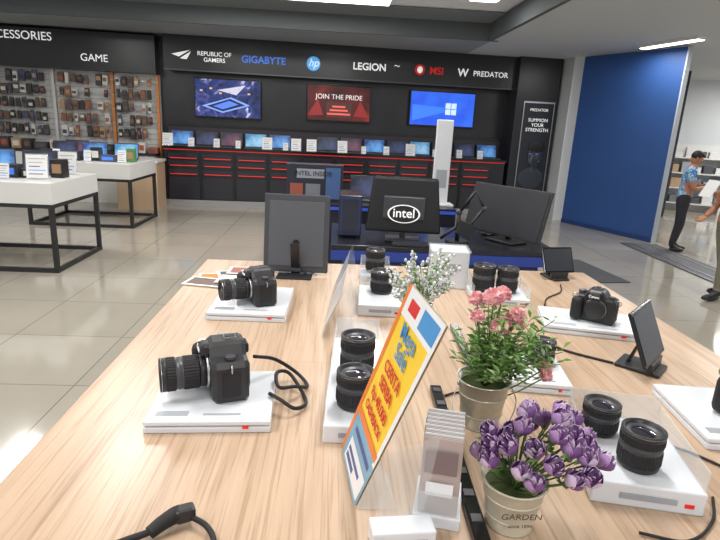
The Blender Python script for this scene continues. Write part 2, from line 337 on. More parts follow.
# ---------------------------------------------------------------- main table
g=B()
g.box((0.355,1.2,0.98),(1.95,2.96,0.04),wood,bev=0.004); g.box((0.355,1.2,0.935),(1.93,2.94,0.05),M("table_edge",(120,100,85),0.5))
g.box((0.355,1.2,0.5),(1.6,2.5,0.82),whitem); g.box((0.355,1.2,0.045),(1.5,2.4,0.09),black)
g.done("display_table")
T=1.0
def lensbarrel(g,mx,h,r):
    g.lathe([(r*.9,0),(r,0.004),(r,h*.14),(r*.97,h*.15)],black,mx)
    g.lathe([(r*1.02,h*.16),(r*1.06,h*.17),(r*1.06,h*.48),(r*1.02,h*.5)],rubber,mx,seg=72,smooth=False,gear=r*.04)
    g.lathe([(r*1.0,h*.5),(r*1.0,h*.56),(r*1.03,h*.57),(r*1.03,h*.60),(r,h*.61),(r,h*.66)],darkg,mx)
    g.lathe([(r*1.03,h*.66),(r*1.07,h*.68),(r*1.07,h*.84),(r*1.04,h*.86)],rubber,mx,seg=72,smooth=False,gear=r*.04)
    g.lathe([(r*1.04,h*.86),(r*1.06,h*.87),(r*1.06,h*.99),(r*1.02,h),(r*.92,h),(r*.88,h*.96),(r*.8,h*.92)],black,mx)
    g.lathe([(r*.8,h*.92),(r*.6,h*.9),(r*.56,h*.885)],darkg,mx); g.lathe([(r*.6,h*.90),(r*.4,h*.93),(0,h*.95)],glassd,mx)
    g.lathe([(r*1.062,h*.955),(r*1.064,h*.965)],silver,mx)
def dslr(g,s=1.0,lens=True):
    prof=[(-.066,.004),(-.062,0),(.062,0),(.067,.006),(.067,.070),(.060,.081),(.038,.085),(.026,.102),(.018,.107),(-.018,.107),(-.026,.102),(-.036,.086),(-.056,.083),(-.066,.074)]
    t=bmesh.new(); bmv=[]
    for y,k in ((-.034,.9),(-.026,1),(.026,1),(.034,.93)):
        bmv.append([t.verts.new((px*k,y,.05+(pz-.05)*k)) for px,pz in prof])
    n=len(prof)
    for A_,B_ in zip(bmv,bmv[1:]):
        for k in range(n): t.faces.new([A_[k],A_[(k+1)%n],B_[(k+1)%n],B_[k]])
    t.faces.new(bmv[0]); t.faces.new(bmv[-1][::-1]); g.merge(t,black)
    g.box((-0.050,-0.036,0.041),(0.036,0.046,0.078),rubber,bev=0.014,seg=3)
    g.box((0,-0.038,0.091),(0.042,0.026,0.022),black,bev=0.006,taper=0.75)
    g.box((0,0.008,0.1085),(0.022,0.022,0.004),silver); g.box((0,.008,.1105),(.014,.02,.002),black)
    g.cyl((-0.046,0.004,0.089),0.0135,0.010,darkg,seg=24); g.cyl((-0.046,0.004,0.0945),0.011,0.002,silver,seg=24); g.cyl((-0.052,-0.038,0.082),0.007,0.008,silver,rot=(rad(15),0,0)); g.cyl((0.048,0.002,0.086),0.01,0.006,darkg)
    g.box((0,0.037,0.086),(0.034,0.012,0.020),rubber,bev=0.004); g.box((0.008,0.035,0.042),(0.078,0.006,0.056),darkg,bev=0.002); g.box((0.008,0.0385,0.042),(0.068,0.002,0.046),blackg)
    for q in ((-.05,.06),(-.05,.045),(-.05,.03),(-.045,.075)): g.cyl((q[0],0.035,q[1]),0.004,0.005,darkg,rot=R90,seg=12)
    g.box((.0675,0,.04),(.003,.034,.055),rubber,bev=.001)
    g.tube([(0.064,0,0.078),(0.076,0,0.076),(0.074,0,0.064),(0.064,0,0.066)],0.0017,silver,sub=3); g.tube([(-0.064,0,0.078),(-0.076,0,0.076),(-0.074,0,0.064),(-0.064,0,0.066)],0.0017,silver,sub=3)
    mx=TR((0.006,-0.033,0.046),(rad(90),0,0))
    g.lathe([(0,0),(0.035,0),(0.035,0.006),(0.031,0.007)],silver,mx)
    if lens: lensbarrel(g,mx@TR((0,0,0.006)),0.085,0.0305)
    else: g.lathe([(0.034,0.004),(0.034,0.012),(0.03,0.014),(0,0.014)],black,mx)
gd=B(); dslr(gd); DS=gd.mesh("dslr_camera")
gd=B(); dslr(gd,lens=False); DSB=gd.mesh("camera_body")
def camera_at(name,me,x,y,z,rz,sc):
    o=inst(name,me,(x,y,z),rz,sc); text("Canon",o,(0,-0.0515,0.091),(rad(80),0,0),0.012,txtw,ext=0.0003); return o
def plate(x,y,w,d,rz,h=0.03,label=True,name="acrylic_plinth"):
    g=B(); g.box((0,0,0.0075),(w,d,0.015),white,bev=0.003); g.box((0,0,h-0.006),(w,d,0.012),white,bev=0.003)
    g.box((0,0.005,h/2),(w*.96,d*.94,h*.5),clear)
    if label:
        g.box((-w*.3,-d*.36,h+.0004),(w*.26,d*.08,.0008),labelg); g.box((w*.1,-d*.38,h+.0004),(w*.3,d*.03,.0008),labelg); g.box((w*.3,-d/2-.001,h*.5),(w*.05,.002,h*.25),txtr)
    return g.done(name,(x,y,T),rz)
plate(-.273,1.235,.285,.26,rad(3)); plate(-.29,1.985,.28,.33,rad(-1)); plate(.975,1.87,.34,.22,rad(-14)); plate(.61,1.43,.17,.2,rad(-8)); plate(1.04,1.2,.26,.28,rad(-6))
camera_at("dslr_camera",DS,-.255,1.27,T+.031,rad(-70),1.28); camera_at("dslr_camera",DS,-.262,1.97,T+.031,rad(-66),1.22)
camera_at("mirrorless_camera",DSB,.995,1.87,T+.031,rad(-38),1.12); camera_at("mirrorless_camera",DSB,1.09,1.18,T+.031,rad(-50),1.25)
def lens_mesh(n,h,r):
    g=B(); lensbarrel(g,None,h,r); g.lathe([(0,0),(r*.9,0),(r*.9,.002)],black); return g.mesh(n)
LA=lens_mesh("zoom_lens_a",.12,.047); LB=lens_mesh("zoom_lens_b",.09,.043); LC=lens_mesh("prime_lens",.07,.038)
def tray(x,y,w,d,rz,h=.045):
    g=B(); g.box((0,0,h/2),(w,d,h),white,bev=.004); g.box((0,-d/2-.001,h*.5),(w*.5,.002,h*.25),labelg)
    g.box((w*.36,-d/2-.001,h*.4),(w*.08,.002,h*.16),txtr)
    for sx in(-1,1): g.box((sx*(w/2-.004),0,h+.02),(.004,d*.96,.05),clear)
    g.box((0,d/2-.004,h+.03),(w*.98,.004,.07),clear)
    return g.done("lens_display_tray",(x,y,T),rz)
tray(.08,1.33,.14,.52,rad(-3),.045); inst("camera_lens",LA,(.082,1.34,T+.046),0,.93); inst("camera_lens",LB,(.070,1.17,T+.046))
tray(.2,2.04,.17,.26,rad(-3)); inst("camera_lens",LB,(.21,2.08,T+.046))
tray(.66,1.0,.21,.27,rad(-12),.05); inst("camera_lens",LC,(.625,1.07,T+.051)); inst("camera_lens",LB,(.645,.94,T+.051),0,.93)
inst("camera_lens",LC,(.645,1.48,T+.031))
tray(.72,2.18,.24,.18,rad(-5),.03); inst("camera_lens",LA,(.66,2.2,T+.031),0,.95); inst("camera_lens",LA,(.76,2.19,T+.031),0,.9)
tray(.21,2.44,.14,.12,rad(-3),.03); inst("camera_lens",LA,(.21,2.44,T+.031),0,.9)
g=B(); g.box((0,0,.085),(.17,.15,.17),M("box_white",(214,220,226),0.3),bev=.004); g.box((0,-.0755,.1),(.1,.002,.03),labelg); g.box((0,0,.172),(.18,.16,.005),clear)
g.done("product_box",(.54,2.38,T),rad(-6))
g=B(); g.box((0,0,.19),(.3,.014,.36),darkg,rot=(rad(-8),0,0),bev=.006); g.box((0,-.008,.19),(.255,.006,.30),M("panel_back",(84,86,92),.35),rot=(rad(-8),0,0),bev=.002)
g.box((0,-.045,.08),(.04,.006,.17),black,rot=(rad(22),0,0)); g.box((0,-.03,.004),(.16,.16,.008),black,bev=.003); g.cyl((0,-.012,.15),.016,.012,black,rot=R90); g.tube([(0,-.02,.14),(.02,-.05,.06),(.05,-.04,.01),(.1,.02,.006)],.003,rubber)
g.done("display_screen",(-.16,2.47,T+.002),rad(-2))
def tablet(x,y,rz,w,h,tilt,name="tablet"):
    g=B(); z0=.035; g.X=TR((0,0,z0),(-tilt,0,0))
    g.box((0,0,h/2),(w,.010,h),blackg,bev=.004); g.box((0,-.006,h/2),(w*.9,.002,h*.85),M("tablet_screen",(48,52,60),.2)); g.X=Matrix.Identity(4)
    g.box((0,.035,.006),(w*.5,.13,.01),black,bev=.003); g.box((0,.055,.062),(.03,.008,.11),black,rot=(rad(18),0,0)); g.box((0,0,.021),(w*.55,.02,.036),black,bev=.004)
    return g.done(name,(x,y,T),rz)
tablet(1.015,1.5,rad(46),.22,.175,rad(24)); tablet(1.13,2.52,rad(12),.17,.13,rad(25))
g=B()
for k,(x,y,rz,m_) in enumerate(((-.5,2.36,.1,orange),(-.53,2.27,-.2,pc[4]),(-.42,2.4,.3,pc[0]),(-.4,2.3,-.1,paper),(-.38,2.44,0,pc[2]))):
    g.box((x,y,.0015+.003*k),(.18,.12,.003),paper,rot=(0,0,rz)); g.box((x,y,.0034+.003*k),(.15,.09,.001),m_,rot=(0,0,rz))
g.done("brochures",(0,0,T))
g=B(); g.poly([(0,-.3,0),(0,.3,0),(.08,.3,.2),(.08,-.3,.17)],clear); g.poly([(.012,-.27,.03),(.012,-.02,.03),(.07,-.02,.17),(.065,-.27,.15)],M("price_sheet",(198,204,212),.25)); g.poly([(.012,.02,.03),(.012,.27,.03),(.07,.27,.18),(.07,.02,.17)],M("price_sheet2",(170,178,190),.25))
g.poly([(.08,-.3,.17),(.08,.3,.2),(.11,.3,0),(.11,-.3,0)],clear)
g.done("acrylic_price_stand",(-.005,1.98,T),rad(-4))
# ---- promotional sign on stand
D=Vector((.04,1.06,1.004)); Cc=Vector((.062,.86,1.004)); A=Vector((.15,.95,1.42))
X=(Cc-D); X.normalize(); V=(A-D)
Nn=X.cross(V).normalized(); Yv=Nn.cross(X); sgn=1 if Nn.x<0 else -1
g=B()
def P(uu,vv,off=0): return tuple(D+(Cc-D)*uu*(1+.08*vv)+(A-D)*vv+Nn*off)
def quad(u0_,u1_,v0_,v1_,m_,off): g.poly([P(u0_,v0_,off*sgn),P(u1_,v0_,off*sgn),P(u1_,v1_,off*sgn),P(u0_,v1_,off*sgn)],m_)
skyb=M("sign_blue",(70,150,215),.4); navy=M("sign_navy",(48,80,150),.4); swhite=M("sign_white",(238,241,246),.4); sred=M("sign_red_text",(214,44,44),.5)
quad(0,1,0,1,M("sign_back",(225,226,228),.4),-.003); quad(0,1,0,1,yellow,0)
quad(0,1,0,.27,M("sign_teal",(120,170,200),.4),.0006); quad(0,.08,.0,1,orange,.0009)
quad(.08,1,.86,1,swhite,.0009); quad(.93,1,.25,.86,swhite,.0009); quad(.55,.95,.885,.975,skyb,.0012); quad(.2,.45,.9,.96,sred,.0012)
quad(.2,.96,.02,.15,swhite,.0012); quad(.25,.6,.04,.07,navy,.0015); quad(.25,.8,.085,.11,navy,.0015)
quad(.08,.96,.27,.31,orange,.0012); quad(.2,.9,.19,.22,navy,.0012)
g.poly([P(-.02,0,-.006*sgn),P(1.02,0,-.006*sgn),tuple(Vector(P(1.02,0))+Vector((.08,0,0))),tuple(Vector(P(-.02,0))+Vector((.08,0,0)))],clear)
so=g.done("promotional_sign")
Rm=Matrix((X,Yv,Nn)).transposed()
def stext(b,uu,vv,size,m_,rz=0,ext=.0004,bold=.0002):
    t=text(b,so,(0,0,0),(0,0,0),size,m_,ext=ext,bold=bold); mt=Rm.to_4x4()@Matrix.Rotation(rz,4,'Z'); mt.translation=Vector(P(uu,vv,.003*sgn)); t.matrix_local=mt
stext("Mega",.5,.815,.045,skyb); stext("Sale",.52,.725,.045,skyb); stext("CERITA",.52,.62,.034,sred); stext("SERBA",.52,.54,.034,sred); stext("Rp 40.000",.51,.455,.031,sred); stext("CASHBACK",.51,.375,.026,sred)
# ---- leaflets
g=B(); g.box((0,-.01,.015),(.105,.14,.03),white,bev=.003); g.box((0,-.075,.05),(.1,.003,.07),clear)
lt=[paper,M("leaflet_tan",(190,172,162),.5),M("leaflet_grey",(176,182,192),.4)]
for k in range(22):
    g.box((random.uniform(-.002,.002),-.055+k*.005,.115+k*.0006),(.085,.0036,.17),lt[k%3] if k else M("leaflet_face",(186,170,166),.35),rot=(rad(-10),0,0))
g.box((0,-.0575,.15),(.07,.001,.05),M("leaflet_photo",(130,112,116),.4),rot=(rad(-10),0,0)); g.box((0,-.068,.09),(.06,.001,.03),swhite,rot=(rad(-10),0,0))
g.done("leaflet_holder",(.222,.875,T),rad(-14),.82)
g=B(); g.box((0,0,.02),(.11,.045,.04),white,bev=.003); g.box((0,-.0235,.02),(.08,.002,.012),labelg); g.poly([(-.05,.0,.04),(.04,.02,.04),(.06,.02,.2),(-.03,0,.18)],clear); g.done("acrylic_sign_base",(.14,.775,T),rad(5))
# ---- cable channels + cables
g=B(); g.box((0,0,.008),(.03,.62,.016),blackg,bev=.003); 
for k in range(9): g.box((0,-.28+k*.07,.0168),(.02,.02,.002),darkg)
g.done("cable_channel",(.29,1.03,T),rad(-2))
g=B(); g.box((0,0,.008),(.028,.4,.016),blackg,bev=.003); g.done("cable_channel",(.445,1.62,T),rad(-3))
def cable(pts,r=.004,name="cable"): 
    g=B(); g.tube(pts,r,rubber); g.done(name)
z=T+.0055
cable([(-.19,1.31,T+.1),(-.14,1.36,T+.07),(-.08,1.38,T+.02),(-.05,1.33,z+.002),(-.08,1.27,T+.037),(-.12,1.26,T+.04),(-.13,1.31,T+.055),(-.1,1.34,T+.04),(-.06,1.29,z+.002),(-.05,1.23,z+.004),(-.075,1.19,T+.02),(-.11,1.2,T+.037),(-.14,1.23,T+.037)],.005,"coiled_security_cable")
g=B(); z=.008
g.tube([(-.38,.73,z),(-.33,.765,z),(-.30,.78,z+.002),(-.285,.785,z+.006)],.006,rubber)
g.tube([(-.29,.78,.012),(-.275,.795,.018),(-.258,.812,.021),(-.248,.816,.023)],.011,rubber,r2=.016); g.box((-.24,.818,.022),(.035,.026,.026),black,rot=(0,0,rad(25)),bev=.006); g.tube([(-.23,.815,.018),(-.2,.80,.012),(-.18,.77,.008),(-.185,.74,.007)],.005,rubber); g.done("security_cable_with_plug",(0,0,T))
z=T+.0045
cable([(.62,1.56,z),(.72,1.7,z),(.8,1.62,z),(.88,1.56,z),(.91,1.54,z)]); cable([(.58,.8,z),(.66,.78,z),(.74,.83,z),(.79,.9,z)],.003); cable([(.45,1.3,z),(.5,1.36,z),(.5,1.5,z),(.47,1.55,z)],.003); cable([(.79,1.1,z),(.85,1.05,z),(.9,.96,z),(.84,.88,z),(.8,.84,z)],.003)
cable([(.32,1.3,z),(.36,1.32,z),(.44,1.32,z),(.5,1.38,z)],.003); cable([(.9,2.1,z),(.95,2.2,z),(1.05,2.3,z),(1.1,2.42,z)],.003)
# ---------------------------------------------------------------- plants
green=M("leaf_green",(104,148,70),.5,noise=.2,nscale=30); green2=M("leaf_pale",(158,182,128),.5); stem=M("stem_green",(84,114,58),.6)
bucket=M("zinc_bucket",(192,190,178),.33,metal=.65,noise=.12,nscale=25); vase=M("vintage_white_bucket",(206,200,182),.45,noise=.08,nscale=25)
def leaf(g,pos,dirv,l,w,m_):
    dirv=dirv.normalized(); sd=dirv.cross(Vector((0,0,1)))
    if sd.length<.1: sd=Vector((1,0,0))
    sd.normalize(); up=sd.cross(dirv)
    a_=pos; b_=pos+dirv*l*.5+sd*w/2+up*.002; c_=pos+dirv*l-up*l*.12; d_=pos+dirv*l*.5-sd*w/2+up*.002; m0=pos+dirv*l*.5-up*.003
    g.poly([a_,b_,m0],m_); g.poly([b_,c_,m0],m_); g.poly([a_,m0,d_],m_); g.poly([m0,c_,d_],m_)
def rdir(up=.5):
    t=random.uniform(0,2*math.pi); z_=random.uniform(up-.4,up+.4); return Vector((math.cos(t),math.sin(t),z_)).normalized()
def carnation(g,c,R,mats):
    for k in range(80):
        t=random.uniform(0,2*math.pi); z_=random.uniform(-.35,1); q_=math.sqrt(1-z_*z_) if abs(z_)<1 else 0
        d_=Vector((q_*math.cos(t),q_*math.sin(t),z_)); q=c+d_*R*.4; sd=d_.cross(Vector((random.uniform(-1,1),random.uniform(-1,1),.9))).normalized()
        w=R*.6; tip=c+d_*R; j=lambda: Vector((random.uniform(-1,1),random.uniform(-1,1),random.uniform(-1,1)))*R*.1
        m_=random.choice(mats); g.poly([q,tip+sd*w*.5+j(),tip+d_*R*.1+j()],m_); g.poly([q,tip+d_*R*.1+j(),tip-sd*w*.5+j()],m_)
    g.ball(c,(R*.75,R*.75,R*.7),mats[0],sub=2,jit=.1)
pk=[M("petal_pink",(240,184,188),.6),M("petal_pink2",(248,214,212),.6),M("petal_rose",(232,160,170),.6)]
def pail(g,r1,r2,h,bm_):
    g.lathe([(0,0.004),(r1,0),(r1,.004),(r2,h),(r2+.004,h+.002),(r2+.004,h-.003),(r2-.003,h-.002),(r1,.01)],bm_,seg=40)
    for zz in(.3,.7): rr=r1+(r2-r1)*zz; g.lathe([(rr+.0005,h*zz-.002),(rr+.002,h*zz),(rr+.0005,h*zz+.002)],bm_,seg=40)
    g.lathe([(0,h*.85),(r2*.95,h*.85)],M("moss",(70,85,45),.9),seg=20)
g=B(); pail(g,.045,.062,.125,bucket)
for s in (-1,1): g.lathe([(.007,0),(.007,.003),(0,.004)],silver,TR((s*.061,0,.11),(0,rad(90*s),0)),seg=12)
g.tube([(-.062,0,.11),(-.078,-.03,.06),(-.045,-.088,.035),(.03,-.085,.045),(.07,-.04,.08),(.064,0,.11)],.0013,silver)
heads=[(.0,.0,.325,.024),(.015,-.03,.265,.024),(.06,.0,.275,.024),(-.03,.03,.31,.02),(.035,.045,.32,.02),(.13,-.03,.165,.018),(.15,-.0,.13,.016),(-.04,-.02,.285,.017),(.045,-.04,.30,.018)]
for hx,hy,hz,R in heads:
    g.tube([(0,0,.1),(hx*.4,hy*.4,hz*.6),(hx,hy,hz)],.0018,stem,sub=3); carnation(g,Vector((hx,hy,hz)),R,pk)
for k in range(95):
    t=random.uniform(0,2*math.pi); rr=random.uniform(.03,.13); top=Vector((math.cos(t)*rr+.04,math.sin(t)*rr,random.uniform(.15,.30)))
    base=Vector((0,0,.1)); g.tube([base,(base+top)/2+Vector((0,0,.02)),top],.001,stem,seg=4,sub=2)
    for j in range(9):
        pz=base.lerp(top,.4+.6*j/8)+Vector((0,0,.01)); leaf(g,pz,rdir(.5),.028,.010,green if random.random()<.65 else green2)
g.done("potted_carnations",(.38,1.17,T))
pu=[M("petal_purple",(140,98,156),.55),M("petal_violet",(168,132,182),.55),M("petal_plum",(114,74,132),.55),M("petal_lilac",(206,184,214),.55)]
def rosebud(g,c,d_,R):
    d_=d_.normalized(); q=Vector((0,0,1)).rotation_difference(d_).to_matrix().to_4x4()
    for ring,(n,rr,hh) in enumerate(((3,.45,1.5),(4,.75,1.35),(5,.98,1.15))):
        for k in range(n):
            t=2*math.pi*k/n+ring*.6; m_=pu[(k+ring)%3] if random.random()<.75 else pu[3]
            rows=[]
            for j in range(5):
                v=j/4; rad_=R*rr*(.35+.75*math.sin(v*2.3)) ; zz=R*hh*v*1.25; half=.75*math.sin(.5+v*2.2)
                rows.append([q@Vector((rad_*math.cos(t+s*half),rad_*math.sin(t+s*half),zz+(R*.15 if s==0 and j==4 else 0)))+c for s in(-1,-.5,0,.5,1)])
            tb=bmesh.new(); vs=[[tb.verts.new(p_) for p_ in r_] for r_ in rows]
            for j in range(4):
                for i_ in range(4): tb.faces.new([vs[j][i_],vs[j][i_+1],vs[j+1][i_+1],vs[j+1][i_]])
            g.merge(tb,m_,None,True)
            g.tube([rows[4][s_] for s_ in range(5)],.0007,pu[3],seg=4,sub=1)
    g.ball(c,(R*.4,R*.4,R*.4),stem)
g=B(); pail(g,.042,.056,.095,vase)
for k in range(32):
    t=k*2.4; rr=.015+.083*math.sqrt(k/32); c=Vector((math.cos(t)*rr*1.1+.042,math.sin(t)*rr*.8,.205-rr*rr*9+random.uniform(-.02,.02)))
    g.tube([(0,0,.07),(c.x*.5,c.y*.5,c.z*.75),tuple(c)],.0016,stem,sub=3); dd=Vector(((c.x-.035)*7,c.y*7,1)); rosebud(g,c,dd+rdir(.2)*.6,.0172)
for k in range(60):
    t=random.uniform(0,6.28); rr=random.uniform(.02,.09); leaf(g,Vector((math.cos(t)*rr+.035,math.sin(t)*rr*.8,random.uniform(.1,.18))),rdir(.4),.026,.011,green if k%3 else M("leaf_dark",(58,82,50),.6))
po=g.done("potted_purple_roses",(.347,.83,T)); text("GARDEN",po,(.0,-.0545,.055),(rad(97),0,0),.018,M("text_brown",(90,76,60),.6),ext=.0003); text("since 1890",po,(.0,-.053,.035),(rad(97),0,0),.010,M("text_brown",(90,76,60),.6),ext=.0003)
g=B(); wf=[M("petal_white",(236,236,240),.6),M("petal_grey",(205,208,214),.6)]
g.lathe([(0,0),(.04,0),(.05,.08),(.053,.085),(.045,.08)],white)
for k in range(38):
    t=random.uniform(0,6.28); rr=random.uniform(.03,.14); top=Vector((math.cos(t)*rr*1.1,math.sin(t)*rr,random.uniform(.14,.28)))
    g.tube([(0,0,.07),tuple(top*.6+Vector((0,0,.03))),tuple(top)],.0012,stem,seg=5,sub=3)
    for j in range(14):
        pz=Vector((0,0,.07)).lerp(top,.55+.45*j/13); m_=random.choice(wf); g.ball(pz+rdir(0)*.008,(.005,.005,.007),m_,sub=1)
    for j in range(9): leaf(g,Vector((0,0,.07)).lerp(top,.2+.08*j),rdir(.6),.035,.009,green2 if j%2 else green)
g.done("potted_white_lavender",(.32,1.82,T))
# ---------------------------------------------------------------- left tables
def steel_table(x0,x1,y0,y1,name):
    g=B(); fr=M("frame_black",(36,36,38),.4)
    cx,cy=(x0+x1)/2,(y0+y1)/2; w,d=x1-x0,y1-y0
    g.box((0,0,.84),(w,d,.22),M("table_white",(216,216,214),.35),bev=.004)
    for sx in(-1,1):
        for sy in(-1,1): g.box((sx*(w/2-.025),sy*(d/2-.025),.365),(.045,.045,.73),fr)
        g.box((sx*(w/2-.025),0,.022),(.045,d,.044),fr); g.box((sx*(w/2-.025),0,.71),(.045,d,.04),fr)
    for sy in(-1,1): g.box((0,sy*(d/2-.025),.022),(w,.045,.044),fr); g.box((0,sy*(d/2-.025),.71),(w,.045,.04),fr)
    return g.done(name,(cx,cy,0))
steel_table(-4.7,-2.88,5.68,6.8,"display_counter"); steel_table(-4.5,-2.97,8.15,9.3,"display_counter")
for (x,y,z,k,rz) in ((-3.9,6.5,.95,0,.3),(-3.4,6.45,.95,3,.2),(-4.35,6.5,.95,4,-.1),(-4.1,5.95,.95,3,.1),(-4.2,8.7,.95,3,0),(-3.75,8.75,.95,0,.1),(-3.3,8.8,.95,4,0),(-4.2,9.1,.95,1,0)):
    inst("display_laptop",lms[k],(x,y,z+.002),rz,1.05)
for (x,y,z,k,rz) in ((-3.15,5.98,.95,2,.2),(-3.6,5.85,.95,1,0),(-3.1,6.55,.95,2,0),(-3.65,8.35,.95,1,0),(-3.15,8.35,.95,0,0),(-4.1,8.35,.95,1,0),(-3.45,5.9,.95,1,0)):
    inst("price_card",cms[k],(x,y,z+.002),rz,1.1)
g=B()
for k,(x,y,w_,h_,m_) in enumerate(((-3.5,6.1,.22,.14,pc[0]),(-3.75,6.15,.2,.1,pc[6]),(-3.05,6.25,.14,.2,pc[8]),(-4.05,6.2,.25,.12,pc[9]),(-3.28,6.12,.16,.1,pc[8]),(-3.8,5.92,.2,.12,pc[8]))):
    g.box((x,y,.951+h_/2),(w_,.14,h_),m_,bev=.004,seg=1); g.box((x,y-.071,.951+h_/2),(w_*.7,.003,h_*.5),[txtb,paper,pc[7]][k%3])
g.done("product_boxes")
g=B()
for k,(x,y,w_,h_,m_) in enumerate(((-3.4,8.5,.24,.1,pc[5]),(-3.9,8.45,.22,.14,pc[0]),(-3.1,8.6,.12,.2,M("box_green",(90,140,84),.5)),(-4.25,8.4,.16,.16,pc[8]),(-3.6,8.55,.14,.2,pc[8]))):
    g.box((x,y,.951+h_/2),(w_,.12,h_),m_,bev=.004,seg=1); g.box((x,y-.061,.951+h_/2),(w_*.7,.003,h_*.5),[txtb,paper,pc[7]][k%3])
g.done("product_boxes")
g=B(); g.box((0,0,.42),(.7,.6,.84),M("wood_block",(200,172,142),.5)); g.box((0,0,.86),(.74,.64,.04),whitem); g.done("wooden_plinth",(-3.5,10.15,0),PHI)
# ---------------------------------------------------------------- pc island
g=B(); g.box((.97,4.85,.70),(1.94,1.0,.05),M("desk_top_dark",(34,36,44),.25),bev=.006); g.box((.97,4.34,.64),(1.94,.02,.08),M("blue_edge",(44,66,150),.4)); g.box((.97,4.9,.33),(1.7,.8,.66),M("desk_blue",(42,56,116),.5)); g.done("gaming_desk")
g=B(); g.box((.4,6.3,.42),(1.9,1.0,.84),M("plinth_black",(38,40,50),.3)); g.box((.4,5.79,.8),(1.9,.02,.03),M("led_dim",(54,80,180),.4,emit=.3)); g.done("black_plinth")
g=B()
g.box((0,0,.31),(.66,.05,.48),black,bev=.024,seg=3,taper=.84,tapery=.8); g.box((0,-.03,.29),(.36,.04,.2),darkg,bev=.012); g.box((0,.01,.1),(.05,.04,.2),black); g.box((0,0,.012),(.3,.22,.02),black,bev=.006)
g.lathe([(0,0),(1,0)],txtw,TR((0,-.052,.24),R90,(.14,.08,1))); g.lathe([(0,.001),(.9,.001)],black,TR((0,-.053,.24),R90,(.14,.08,1)))
mo=g.done("gaming_monitor",(.62,4.62,.727),rad(-6)); text("intel",mo,(0,-.058,.245),R90,.11,txtw,bold=.001)
g=B(); g.box((0,0,.28),(.84,.03,.44),black,rot=(rad(-14),0,0),bev=.006); g.box((0,-.018,.28),(.80,.004,.40),M("screen_off",(30,33,42),.45),rot=(rad(-14),0,0)); g.box((0,.06,.14),(.05,.03,.26),black,rot=(rad(8),0,0)); g.box((0,.05,.012),(.3,.24,.02),black,bev=.006); g.tube([(0,.06,.2),(-.2,.1,.02),(-.3,.05,.016)],.012,black); g.done("gaming_monitor",(1.55,4.72,.727),rad(-56))
g=B()
g.cyl((0,0,.012),.1,.024,black); g.tube([(0,0,.02),(0,0,.28)],.018,black,sub=1); g.tube([(0,0,.27),(.12,-.03,.46),(.2,-.06,.32)],.016,black,sub=1); g.tube([(.2,-.06,.32),(.05,-.1,.14)],.014,black,sub=1); g.tube([(0,0,.15),(-.14,.02,.03)],.014,black,sub=1)
g.ball((.2,-.06,.32),(.026,.026,.026),darkg); g.ball((0,0,.27),(.028,.028,.028),darkg); g.box((.04,-.11,.14),(.14,.02,.12),black,bev=.005,rot=(0,rad(20),0)); g.done("monitor_arm",(1.1,4.6,.727))
g=B(); g.box((0,0,.19),(.2,.4,.36),M("pc_case",(40,42,54),.2),bev=.01); g.box((0,-.203,.19),(.17,.006,.32),M("case_edge",(48,66,130),.4)); g.box((0,-.207,.19),(.15,.006,.30),M("case_glass",(46,50,64),.1))
for s in(-1,1): g.box((s*.07,0,.006),(.02,.34,.012),rubber)
g.done("desktop_pc",(.16,4.85,.727))
g=B(); g.box((0,0,.2),(.62,.2,.4),M("box_dark",(38,40,56),.35),bev=.004); g.box((.2,-.101,.2),(.16,.004,.34),M("box_teal",(70,100,150),.4)); g.box((-.05,-.101,.3),(.3,.004,.1),M("box_silver",(150,156,168),.4)); g.box((-.2,-.101,.12),(.14,.004,.14),pc[2]); g.box((-.02,-.101,.12),(.16,.004,.14),M("box_grey",(120,124,134),.4))
bo=g.done("processor_box_display",(-.2,6.1,.841)); text("INTEL INSIDE",bo,(-.02,-.106,.3),R90,.07,txtk)
g=B(); g.box((0,0,.48),(.18,.06,.92),M("standee_white",(222,226,230),.4),bev=.01); g.box((0,0,.012),(.3,.2,.02),whitem); g.box((0,-.031,.3),(.12,.004,.2),labelg); g.done("white_standee",(1.21,6.1,.841))
inst("display_laptop",lms[3],(.4,6.2,.842),0,1.1); inst("display_laptop",lms[1],(.85,6.15,.842),0,1.1)
g=B(); g.box((0,0,.012),(.42,.14,.022),black,bev=.004)
for r_ in range(4):
    for c_ in range(12): g.box((-.185+c_*.0335,.045-r_*.03,.025),(.027,.024,.006),darkg)
g.done("keyboard",(.72,4.42,.727),rad(-4))
g=B(); g.box((0,0,.006),(.5,1.1,.012),M("mat_dark",(70,72,76),.8,bump=.3,nscale=80),bev=.003); g.done("floor_mat",(3.3,6.6,0),rad(8))
g=B(); g.box((5.05,6.9,.005),(.6,3.2,.01),M("threshold_dark",(84,86,90),.6)); 
for x_ in (4.78,4.92,5.2,5.32): g.box((x_,6.9,.012),(.02,3.2,.006),silver)
g.done("trim_threshold")
# far shop: low shelves, lit wall
g=B(); mut=[paper,whitem,labelg,M("far_blue",(150,180,210),.5),M("far_grey",(120,124,130),.5),M("far_dark",(80,84,90),.5),M("far_wood",(190,160,130),.5)]
for sh in range(4):
    g.box((0,0,.2+sh*.36),(3.6,.4,.03),whitem)
    x=-1.75
    while x<1.6:
        w=random.uniform(.1,.3); h=random.uniform(.12,.26); g.box((x+w/2,-.05,.215+sh*.36+h/2),(w*.92,.25,h),random.choice(mut),bev=.005,seg=1); x+=w+.04
for sx in(-1.82,0,1.82): g.box((sx,0,.8),(.04,.42,1.6),whitem)
g.box((0,.2,.8),(3.6,.02,1.6),whitem); g.done("shop_shelving",(9.3,12.6,0),rad(-25))
